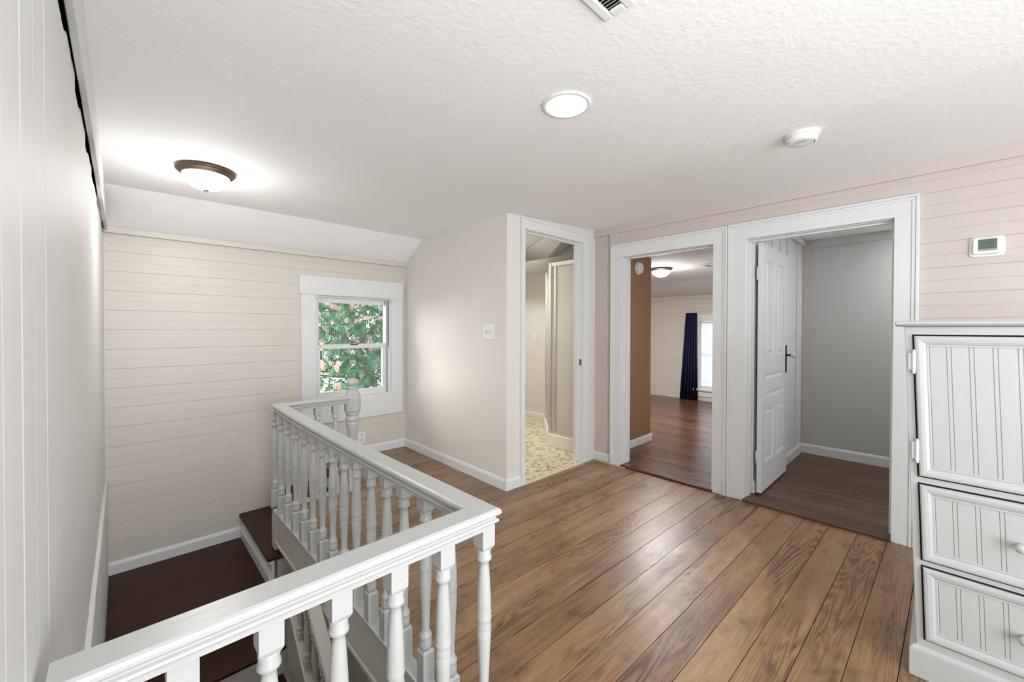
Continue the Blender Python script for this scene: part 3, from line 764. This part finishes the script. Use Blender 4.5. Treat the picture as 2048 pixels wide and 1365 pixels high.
for x0, x1, z0, z1 in ((LX0+m1, xm-.05, 1.13, 1.92), (xm+.05, LX1-m1, 1.13, 1.92), (LX0+m1, LX1-m1, .79, .985), (LX0+m1, xm-.05, .265, .70), (xm+.05, LX1-m1, .265, .70)):
    p = MB(); a, c = .022, .045
    yb, yf = LY0+.012, LY0+.003
    i = len(p.v)
    p.v += [(x0+a, yb, z0+a), (x1-a, yb, z0+a), (x1-a, yb, z1-a), (x0+a, yb, z1-a), (x0+c, yf, z0+c), (x1-c, yf, z0+c), (x1-c, yf, z1-c), (x0+c, yf, z1-c)]
    p.f += [(0, 1, 5, 4), (1, 2, 6, 5), (2, 3, 7, 6), (3, 0, 4, 7), (4, 5, 6, 7)]; p.sm += [False]*5
    for q in ((x0+.0002, x0+.012, z0+.012, z1-.012), (x1-.012, x1-.0002, z0+.012, z1-.012), (x0+.0002, x1-.0002, z0+.0002, z0+.0118), (x0+.0002, x1-.0002, z1-.0118, z1-.0002)): p.box(q[0], q[1], LY0+.004, LY0+.014, q[2], q[3])
    p.build('panel', M_TRIM, d1)
for zz in (1.80, .32):
    h = MB().box(3.6915, 3.6945, .990, 1.016, zz-.045, zz+.045); h.lathe([(.006, -.05), (.006, .05)], (3.690, 1.022, zz), seg=12)
    h.build('hinge', M_HINGE, d1)
MB().box(4.395, 4.437, LY0-.004, LY0+.001, .955, 1.205).build('lock_plate', M_IRON, d1, .002)
kx = 4.415
k_ = MB().lathe([(.009, -.040), (.008, 0)], (kx, LY0, 1.115), 'Y', 16); k_.lathe([(.016, -.006), (.016, 0)], (kx, LY0, 1.115), 'Y', 16)
ko = k_.build('knob_stem', M_IRON, d1)
MB().lathe([(.0001, -.078), (.014, -.077), (.024, -.068), (.027, -.057), (.024, -.047), (.013, -.039)], (kx, LY0, 1.115), 'Y', 20).build('knob', plain('worn_porcelain', (214, 208, 202), .25), ko)

# ================================================================== CEILING FIXTURES
def flush_light(loc, label, bowl_mat, r=.150):
    t = empty('ceiling_light', loc, label, 'ceiling light', 'flush bowl ceiling lights')
    x, y, z = loc
    MB().lathe([(r-.004, 0), (r, -.006), (r, -.018), (r-.006, -.024), (r-.012, -.026), (r-.020, -.036), (r-.028, -.040), (r-.040, -.036)], (x, y, z), seg=48).build('pan', M_METAL, t)
    prof = []
    for k in range(13):
        a = math.pi/2*k/12
        prof.append(((r-.030)*math.cos(a)+.0001, -.036-.088*math.sin(a)))
    MB().lathe(prof, (x, y, z), seg=48, cap=False).build('glass_bowl', bowl_mat, t)
    MB().lathe([(.013, -.121), (.013, -.128), (.009, -.134), (.0005, -.137)], (x, y, z), seg=20).build('finial', M_METAL, t)
    return t
flush_light((.372, 3.107, 2.3175), 'lit frosted bowl ceiling light with bronze rim above the stair landing', M_BOWL)
flush_light((5.43, 2.70, 2.1995), 'lit bowl ceiling light in the bedroom seen through the doorway', M_BOWL2)
cl_ = empty('recessed_light', (1.388, 1.122, 2.317), 'round white recessed downlight glowing in the hall ceiling', 'recessed light')
MB().lathe([(.105, 0), (.105, -.004), (.100, -.008), (.088, -.008), (.084, -.003), (.084, 0)], (1.388, 1.122, 2.3165), seg=64).build('trim_ring', M_PLASTIC, cl_)
MB().lathe([(.0001, -.0035), (.083, -.0035), (.084, -.001)][::-1], (1.388, 1.122, 2.3165), seg=48, cap=False).build('lens', M_LAMP, cl_)

def alarm(name, c, axis, label, sgn=-1, group=None):
    t = empty(name, c, label, 'smoke detector', group)
    def pr(p): return [(r, h*sgn) for r, h in p]
    MB().lathe(pr([(.070, 0), (.074, .004), (.074, .014), (.070, .016)]), c, axis, 48).build('base_plate', M_PLASTIC, t)
    MB().lathe(pr([(.066, .014), (.067, .018), (.064, .036), (.058, .043), (.045, .045), (.0001, .0455)]), c, axis, 48).build('cover', M_PLASTIC, t)
    return t
sd = alarm('smoke_detector', (2.44, .485, 2.3178), 'Z', 'round white smoke detector on the hall ceiling near the doorways')
d_ = Vector((2.44, .485, 2.3178))
MB().lathe([(.012, -.0465), (.012, -.044)], tuple(d_+Vector((.022, .014, 0))), seg=20).build('test_button', M_PLASTIC2, sd)
tx = MB()
for k, L_ in enumerate((.040, .034)):
    for q in range(5): tx.box(d_.x-.030+k*.006, d_.x-.0265+k*.006, d_.y-.022+q*.0086+.001, d_.y-.022+q*.0086+.0062, d_.z-.0466, d_.z-.0450)
tx.build('printed_text', M_GREYINK, sd)
MB().box(d_.x-.004, d_.x+.004, d_.y+.030, d_.y+.034, d_.z-.0466, d_.z-.044).build('indicator', M_SLOT, sd)
vs = MB()
for a in (-.5, -.3, -.1, .1):
    c_, s_ = math.cos(a-1.1), math.sin(a-1.1)
    vs.box(d_.x+.052*c_-.004, d_.x+.052*c_+.004, d_.y+.052*s_-.0012, d_.y+.052*s_+.0012, d_.z-.0455, d_.z-.0435)
vs.build('sound_slot', M_SLOT, sd)
ba = alarm('smoke_detector', (4.245, 2.39, 2.045), 'Y', 'round smoke detector high on the tan bedroom wall by the doorway')
MB().lathe([(.005, -.047), (.005, -.044)], (4.270, 2.39, 2.010), 'Y', 12).build('indicator', M_SLOT, ba)
MB().lathe([(.012, -.047), (.012, -.044)], (4.235, 2.39, 2.030), 'Y', 16).build('test_button', M_PLASTIC2, ba)

def register(c, sx, sy, z, label, group=None):
    t = empty('air_vent', (c[0], c[1], z), label, 'air vent', group)
    x0, x1, y0, y1 = c[0]-sx/2, c[0]+sx/2, c[1]-sy/2, c[1]+sy/2
    f = MB(); b = .030
    for q in ((x0, x0+b, y0+b, y1-b), (x1-b, x1, y0+b, y1-b), (x0, x1, y0, y0+b-.0002), (x0, x1, y1-b+.0002, y1)): f.box(q[0], q[1], q[2], q[3], z-.010, z)
    f.build('frame', M_PLASTIC, t, .005)
    MB().box(x0+.02, x1-.02, y0+.02, y1-.02, z-.0015, z-.0005).build('backing', M_DARKGAP, t)
    sl = MB(); x = x0+b+.006
    while x < x1-b-.004:
        sl.hexa([(x, y0+b-.002, z-.009), (x+.002, y0+b-.002, z-.009), (x+.002, y1-b+.002, z-.009), (x, y1-b+.002, z-.009), (x+.008, y0+b-.002, z-.002), (x+.010, y0+b-.002, z-.002), (x+.010, y1-b+.002, z-.002), (x+.008, y1-b+.002, z-.002)])
        x += .0125
    sl.build('louvre', M_PLASTIC, t)
    return t
register((.920, .6795), .355, .105, 2.3165, 'white louvred ceiling register at the top edge of the view above the hall')
register((5.62, 2.13), .30, .14, 2.199, 'small ceiling register in the bedroom just past the glowing bowl light')

# ================================================================== WALL PLATES
def plate(name, c, axis, w_, h_, label, cat, mat=M_PLASTIC, group=None):
    """c centre on wall; axis: outward normal '-X' or '-Y'"""
    t = empty(name, c, label, cat, group)
    a = MB()
    if axis == '-X': a.box(c[0]-.006, c[0], c[1]-w_/2, c[1]+w_/2, c[2]-h_/2, c[2]+h_/2)
    else: a.box(c[0]-w_/2, c[0]+w_/2, c[1]-.006, c[1], c[2]-h_/2, c[2]+h_/2)
    a.build('cover_plate', mat, t, .003)
    return t
SY = 2.729; SXw = 2.308+.039*(SY-2.49)/1.765
sw_ = plate('light_switch', (SXw, SY, 1.325), '-X', .150, .135, 'white double toggle switch plate on the smooth cream wall', 'light switch')
for q in (-.026, .026):
    MB().box(SXw-.0075, SXw-.005, SY+q-.006, SY+q+.006, 1.311, 1.339).build('toggle_slot', M_GREYINK, sw_)
    MB().hexa([(SXw-.007, SY+q-.004, 1.318), (SXw-.007, SY+q+.004, 1.318), (SXw-.018, SY+q+.004, 1.328), (SXw-.018, SY+q-.004, 1.328), (SXw-.007, SY+q-.004, 1.332), (SXw-.007, SY+q+.004, 1.332), (SXw-.018, SY+q+.004, 1.336), (SXw-.018, SY+q-.004, 1.336)]).build('toggle', M_PLASTIC, sw_)
ot = plate('power_outlet', (1.835, 4.250, .188), '-Y', .082, .122, 'white duplex power outlet low on the window wall behind the newel post', 'outlet')
for zz in (.162, .214):
    r_ = MB().lathe([(.017, -.0085), (.017, -.005)], (1.835, 4.25, zz), 'Y', 20).build('receptacle', M_PLASTIC2, ot)
    MB().box(1.827, 1.8295, 4.2405, 4.243, zz-.004, zz+.007).box(1.8405, 1.843, 4.2405, 4.243, zz-.004, zz+.006).build('slot', M_INK, r_)
bo = plate('light_switch', (4.57, 4.288, 1.223), '-X', .125, .150, 'cream switch plate on the bathroom wall left of the shower', 'light switch', M_PLASTIC2)
for q in (-.025, .025): MB().box(4.556, 4.565, 4.288+q-.008, 4.288+q+.008, 1.19, 1.256).build('rocker', M_PLASTIC2, bo, .001)

# thermostat
tm = empty('thermostat', (3.5505, -.172, 1.825), 'white wall thermostat with grey screen showing 77 beside the closet doorway', 'thermostat')
def rrect(y0, y1, z0, z1, r, x0, x1):
    ring = []
    for cy, cz_, a0 in ((y1-r, z1-r, 0), (y0+r, z1-r, 90), (y0+r, z0+r, 180), (y1-r, z0+r, 270)):
        for k in range(7):
            a = math.radians(a0+15*k); ring.append((x0, cy+r*math.cos(a), cz_+r*math.sin(a)))
    return MB().extrude(ring, (x1-x0, 0, 0))
X0 = 3.547
rrect(-.240, -.106, 1.766, 1.880, .020, X0-.006, X0+.004).build('wall_plate', M_PLASTIC, tm, .003)
rrect(-.228, -.119, 1.780, 1.873, .012, X0-.026, X0-.005).build('body', M_PLASTIC, tm, .004)
scx = X0-.0268
MB().box(scx, X0-.020, -.209, -.139, 1.808, 1.862).build('screen', M_LCD, tm)
MB().box(scx, X0-.020, -.209, -.139, 1.797, 1.808).build('button_strip', M_LCD2, tm)
sx = scx-.0004
def seg7(yc_, z0, h, wd):
    s = MB(); t_ = .0022
    s.box(sx, sx+.0006, yc_-wd/2, yc_+wd/2, z0+h-t_, z0+h)
    s.box(sx, sx+.0006, yc_-wd/2, yc_-wd/2+t_, z0, z0+h-.001)
    return s
for yc_ in (-.1685, -.1815): seg7(yc_, 1.825, .017, .009).build('digit', M_INK, tm)
for q in ((-.194, -.190, 1.843, 1.847), (-.186, -.176, 1.853, 1.857), (-.160, -.156, 1.831, 1.833), (-.192, -.185, 1.814, 1.8165), (-.181, -.174, 1.814, 1.8165), (-.170, -.163, 1.814, 1.8165)):
    MB().box(sx, sx+.0006, *q).build('screen_icon', M_INK, tm)
fc = bpy.data.curves.new('brand_print', 'FONT'); fc.body = 'Honeywell'; fc.size = .0085; fc.align_x = 'CENTER'; fc.extrude = .0001
fo = bpy.data.objects.new('printed_lettering', fc); COL.objects.link(fo); fc.materials.append(M_GREYINK)
COL.objects.unlink(fo); me_f = bpy.data.meshes.new_from_object(fo); me_f.name = 'printed_lettering'
fo2 = bpy.data.objects.new('printed_lettering', me_f); COL.objects.link(fo2); bpy.data.objects.remove(fo); fo = fo2; fo.name = 'printed_lettering'
fo.parent = tm; fo.rotation_euler = (math.pi/2, 0, -math.pi/2); fo.location = Vector((X0-.0264, -.174, 1.8645))-Vector(tm.location)

# ================================================================== BATHROOM THINGS
sh = empty('shower_stall', (4.0, 3.1, 0), 'corner shower stall with chrome framed obscure glass on a cream base', 'shower')
plan = [(3.525, 2.62), (3.525, 3.115), (4.12, 3.70), (4.555, 3.70), (4.555, 2.62)]
MB().prism(plan, .004, .150).build('base', M_CURB, sh, .008)
ins = [(3.565, 2.62), (3.565, 3.10), (4.135, 3.66)]
fr = MB(); zt = 2.11
for (xa, ya), (xb, yb) in zip(ins[:-1], ins[1:]):
    d = Vector((xb-xa, yb-ya, 0)).normalized(); n = Vector((-d.y, d.x, 0))*.014
    for z0, z1 in ((.150, .185), (zt-.045, zt)):
        a, b = Vector((xa, ya, 0)), Vector((xb, yb, 0))
        fr.hexa([tuple(a-n+Vector((0, 0, z0))), tuple(b-n+Vector((0, 0, z0))), tuple(b+n+Vector((0, 0, z0))), tuple(a+n+Vector((0, 0, z0))), tuple(a-n+Vector((0, 0, z1))), tuple(b-n+Vector((0, 0, z1))), tuple(b+n+Vector((0, 0, z1))), tuple(a+n+Vector((0, 0, z1)))])
for x, y in ins:
    fr.box(x-.018, x+.018, y-.020, y+.020, .150, zt)
fr.box(3.553, 3.577, 3.015, 3.045, .18, zt-.03); fr.box(3.60, 3.625, 3.13, 3.16, .18, zt-.03)
fr.build('frame', M_CHROME, sh, .003)
MB().box(3.563, 3.567, 2.62, 3.09, .18, zt-.04).build('glass_panel', M_SHOWER, sh)
a, b = Vector((3.58, 3.115, 0)), Vector((4.12, 3.645, 0)); n = Vector((-.7, .7, 0))*.002
MB().hexa([tuple(a-n+Vector((0, 0, .18))), tuple(b-n+Vector((0, 0, .18))), tuple(b+n+Vector((0, 0, .18))), tuple(a+n+Vector((0, 0, .18))), tuple(a-n+Vector((0, 0, zt-.04))), tuple(b-n+Vector((0, 0, zt-.04))), tuple(b+n+Vector((0, 0, zt-.04))), tuple(a+n+Vector((0, 0, zt-.04)))]).build('glass_door', M_SHOWER, sh)
MB().box(3.70, 3.72, 3.20, 3.215, .95, 1.12).build('door_pull', M_PLASTIC, sh, .003)

# ================================================================== BEDROOM THINGS
cu = MB(); n_ = 60
top, bot = [], []
for k in range(n_+1):
    t_ = k/n_
    for row, (ya, yb, z_) in enumerate(((3.345, 3.135, 1.656), (3.40, 3.128, .9), (3.462, 3.108, .028))):
        y_ = ya+(yb-ya)*t_
        amp = (.016, .026, .030)[row]
        x_ = 7.725+amp*math.sin(t_*math.pi*2*5.5+.4*row)+.006*math.sin(t_*37)
        (top, bot)[0].append((row, (x_, y_, z_)))
cu.v = [p for r_ in (0, 1, 2) for rr_, p in top if rr_ == r_]
m_ = n_+1
for r_ in (0, 1):
    for k in range(n_):
        cu.f.append((r_*m_+k, r_*m_+k+1, (r_+1)*m_+k+1, (r_+1)*m_+k)); cu.sm.append(True)
co = cu.build('curtain', M_NAVY, None, origin=(7.725, 3.28, .028))
so = co.modifiers.new('thick', 'SOLIDIFY'); so.thickness = .004
tag(co, 'navy blue floor length curtain panel left of the bedroom window', 'curtain')
bl = empty('window_blind', (7.80, 2.69, 1.50), 'white horizontal slat blind lowered over the bright bedroom window', 'blind')
MB().box(7.805, 7.845, BW0+.022, BW1-.022, BZ1-.045, BZ1-.003).build('head_rail', M_PLASTIC, bl, .003)
s_ = MB(); z = BZ1-.06
while z > BZ0+.05:
    s_.hexa([(7.812, BW0+.024, z-.024), (7.8135, BW0+.024, z-.0235), (7.8135, BW1-.024, z-.0235), (7.812, BW1-.024, z-.024), (7.832, BW0+.024, z+.0235), (7.8335, BW0+.024, z+.024), (7.8335, BW1-.024, z+.024), (7.832, BW1-.024, z+.0235)])
    z -= .043
s_.build('slat', M_BLIND, bl)
MB().box(7.812, 7.842, BW0+.022, BW1-.022, BZ0+.022, BZ0+.042).build('bottom_rail', M_PLASTIC, bl, .003)

# ================================================================== TREE OUTSIDE THE WINDOW
def leaf_mat(name, c1, c2, trans):
    m, nt, b = new_mat(name)
    g = N(nt, 'ShaderNodeNewGeometry'); n1 = N(nt, 'ShaderNodeTexNoise'); n1.inputs['Scale'].default_value = 2.5
    nt.links.new(g.outputs['Position'], n1.inputs['Vector'])
    mx = N(nt, 'ShaderNodeMix', data_type='RGBA'); mx.inputs['A'].default_value = lin(c1); mx.inputs['B'].default_value = lin(c2)
    mr = N(nt, 'ShaderNodeMapRange'); mr.inputs['From Min'].default_value = .42; mr.inputs['From Max'].default_value = .60; n1.inputs['Scale'].default_value = 4.5; n1.inputs['Detail'].default_value = 3
    nt.links.new(n1.outputs['Fac'], mr.inputs['Value']); nt.links.new(mr.outputs[0], mx.inputs['Factor']); nt.links.new(mx.outputs['Result'], b.inputs['Base Color'])
    b.inputs['Roughness'].default_value = .5
    tl = N(nt, 'ShaderNodeBsdfTranslucent'); nt.links.new(mx.outputs['Result'], tl.inputs['Color'])
    ms = N(nt, 'ShaderNodeMixShader'); ms.inputs[0].default_value = trans
    nt.links.new(b.outputs[0], ms.inputs[1]); nt.links.new(tl.outputs[0], ms.inputs[2]); nt.links.new(ms.outputs[0], nt.nodes['Material Output'].inputs[0])
    return m
M_LEAF = leaf_mat('mimosa_leaf', (38, 92, 36), (104, 172, 140), .25)  # darker green of the mix puts shaded leaf depth into the colour
M_FLOWER = leaf_mat('mimosa_blossom', (255, 222, 214), (255, 236, 216), .15)
M_BARK = paint('grey_bark', (120, 108, 96), .9, .6, 60)
tree = empty('mimosa_tree', (3.6, 6.9, -3.2), 'flowering tree with feathery green leaves and pink puff blossoms outside the window', 'tree')
rng = np.random.default_rng(11)
tk = MB()
def limb(p0, p1, r0, r1, seg=8, bend=.12):
    p0, p1 = Vector(p0), Vector(p1); pts = []
    off = Vector(rng.normal(0, bend, 3))
    for k in range(7):
        t_ = k/6; pts.append((p0.lerp(p1, t_)+off*math.sin(t_*math.pi), r0+(r1-r0)*t_))
    i = len(tk.v)
    for j, (p, r) in enumerate(pts):
        d = (pts[min(j+1, 6)][0]-pts[max(j-1, 0)][0]).normalized()
        a = d.orthogonal().normalized(); b = d.cross(a)
        for k in range(seg):
            q = p+(a*math.cos(2*math.pi*k/seg)+b*math.sin(2*math.pi*k/seg))*r; tk.v.append(tuple(q))
    for j in range(6):
        for k in range(seg):
            a_, b_2 = i+j*seg+k, i+j*seg+(k+1) % seg
            tk.f.append((a_, b_2, b_2+seg, a_+seg)); tk.sm.append(True)
    return [p for p, r in pts]
limb((3.6, 6.9, -3.2), (3.4, 6.7, -.4), .16, .12); limb((3.4, 6.7, -.4), (2.6, 6.1, 1.1), .06, .022); limb((3.4, 6.7, -.4), (3.9, 6.4, 1.6), .06, .02)
limb((2.6, 6.1, 1.1), (1.7, 5.6, 1.75), .022, .007); limb((2.6, 6.1, 1.1), (3.2, 5.9, 2.4), .03, .012); limb((2.9, 6.3, .55), (1.8, 5.6, .75), .028, .008)
limb((3.4, 6.7, -.2), (2.1, 5.7, .2), .03, .010); limb((3.9, 6.4, 1.6), (3.0, 5.7, 1.9), .025, .008); limb((2.7, 6.2, 1.0), (2.3, 5.5, 1.35), .02, .006); limb((3.1, 6.5, .2), (2.8, 5.6, .5), .025, .008)
tk.build('trunk', M_BARK, tree)
LV, LF = [], []
def leaf(base, direction, size):
    d = direction/np.linalg.norm(direction)
    side = np.cross(d, [0, 0, 1.0]); side /= np.linalg.norm(side)+1e-6
    nrm = np.cross(side, d)
    tw = rng.normal(0, .5); side = side*math.cos(tw)+nrm*math.sin(tw); nrm = np.cross(side, d)
    npair = 10
    for k in range(npair):
        t_ = .2+.8*k/(npair-1)
        c = base+d*size*t_-nrm*size*.28*t_*t_
        pl = size*.40*math.sin(math.pi*(.18+.78*t_))
        for sg_ in (-1, 1):
            pd = side*sg_*.86+d*.55-nrm*.25; pd /= np.linalg.norm(pd)
            wd = np.cross(pd, nrm); wd /= np.linalg.norm(wd)
            # one narrow feathery pinna: serrated strip
            nl = 5; i = len(LV)
            for q in range(nl+1):
                u = q/nl
                wv2 = size*.030*math.sin(math.pi*min(1, .12+.88*u)**.8)*(1-.35*u)+size*.004
                m = c+pd*pl*u-nrm*pl*.18*u*u
                LV.append(m+wd*wv2); LV.append(m-wd*wv2)
            for q in range(nl): LF.append((i+2*q, i+2*q+1, i+2*q+3, i+2*q+2))
cnt = 0
while cnt < 760:
    y_ = rng.uniform(5.2, 8.2)
    cx_ = 1.73*y_/4.25; x_ = cx_+rng.uniform(-.85, .85); z_ = rng.uniform(-.3, 2.3)
    if x_ < cx_-.02 and .86 < 1.35+(z_-1.35)*4.25/y_ < 1.14 and rng.random() < .9: continue
    dv = np.array([rng.normal(-.25, .6), rng.normal(-.5, .5), rng.normal(-.25, .35)])
    leaf(np.array([x_, y_, z_]), dv, rng.uniform(.22, .34)); cnt += 1
me = bpy.data.meshes.new('foliage'); me.from_pydata([tuple(np.array(p)-np.array(tree.location)) for p in LV], [], LF); me.materials.append(M_LEAF); me.update()
fo_ = bpy.data.objects.new('foliage', me); COL.objects.link(fo_); fo_.parent = tree; fo_['kind'] = 'stuff'
# one blossom, copied
bm2 = MB()
for k in range(150):
    v = rng.normal(0, 1, 3); v[2] = abs(v[2])*.9+.05; v /= np.linalg.norm(v)
    L_ = .048*rng.uniform(.8, 1.1); s1 = np.cross(v, rng.normal(0, 1, 3)); s1 /= np.linalg.norm(s1); s1 *= .0014
    tip = v*L_+np.array([0, 0, .004])
    bm2.face([tuple(-s1*.6), tuple(s1*.6), tuple(tip+s1), tuple(tip-s1)])
bloss = None
for k in range(70):
    y_ = rng.uniform(5.05, 6.3); cx_ = 1.73*y_/4.25
    x_ = cx_+rng.uniform(-.6, .65); z_ = rng.uniform(.1, 1.95)
    if bloss is None: o = bloss = bm2.build('blossom', M_FLOWER, None, fix=False)
    else: o = bloss.copy(); COL.objects.link(o)
    o.parent = tree; o.location = Vector((x_, y_, z_))-Vector(tree.location); o.rotation_euler = (rng.normal(.4, .6), rng.normal(0, .6), rng.uniform(0, 6)); sc_ = rng.uniform(.8, 1.25); o.scale = (sc_, sc_, sc_)

# tree further off; shaded depth is put into its dark leaf colour
dt = empty('leafy_tree', (5.2, 11.2, -3.2), 'leafy tree in shade-toned dark green standing behind the pink flowering tree outside', 'tree')
tk = MB(); limb((5.2, 11.2, -3.2), (5.0, 11.0, .6), .18, .10); limb((5.0, 11.0, .6), (4.2, 10.6, 2.4), .08, .03); limb((5.0, 11.0, .2), (5.6, 10.7, 2.6), .08, .03)
tk.build('trunk', M_BARK, dt)
DV, DF = [], []
for k in range(5200):
    r_ = rng.normal(0, 1, 3); r_ /= np.linalg.norm(r_); r_ *= rng.uniform(.35, 1)**.5
    p = np.array([4.75, 11.1, 1.25])+r_*np.array([1.9, .9, 1.75])
    a = rng.normal(0, 1, 3); a /= np.linalg.norm(a); b = np.cross(a, rng.normal(0, 1, 3)); b /= np.linalg.norm(b)
    L_, W_ = rng.uniform(.10, .17), rng.uniform(.035, .06)
    i = len(DV); DV += [p-a*L_*.5, p+b*W_*.5, p+a*L_*.5, p-b*W_*.5]; DF.append((i, i+1, i+2, i+3))
me = bpy.data.meshes.new('foliage'); me.from_pydata([tuple(np.array(p)-np.array(dt.location)) for p in DV], [], DF); me.materials.append(leaf_mat('shaded_leaf', (36, 70, 34), (62, 104, 56), .2)); me.update()
fo_ = bpy.data.objects.new('foliage', me); COL.objects.link(fo_); fo_.parent = dt; fo_['kind'] = 'stuff'
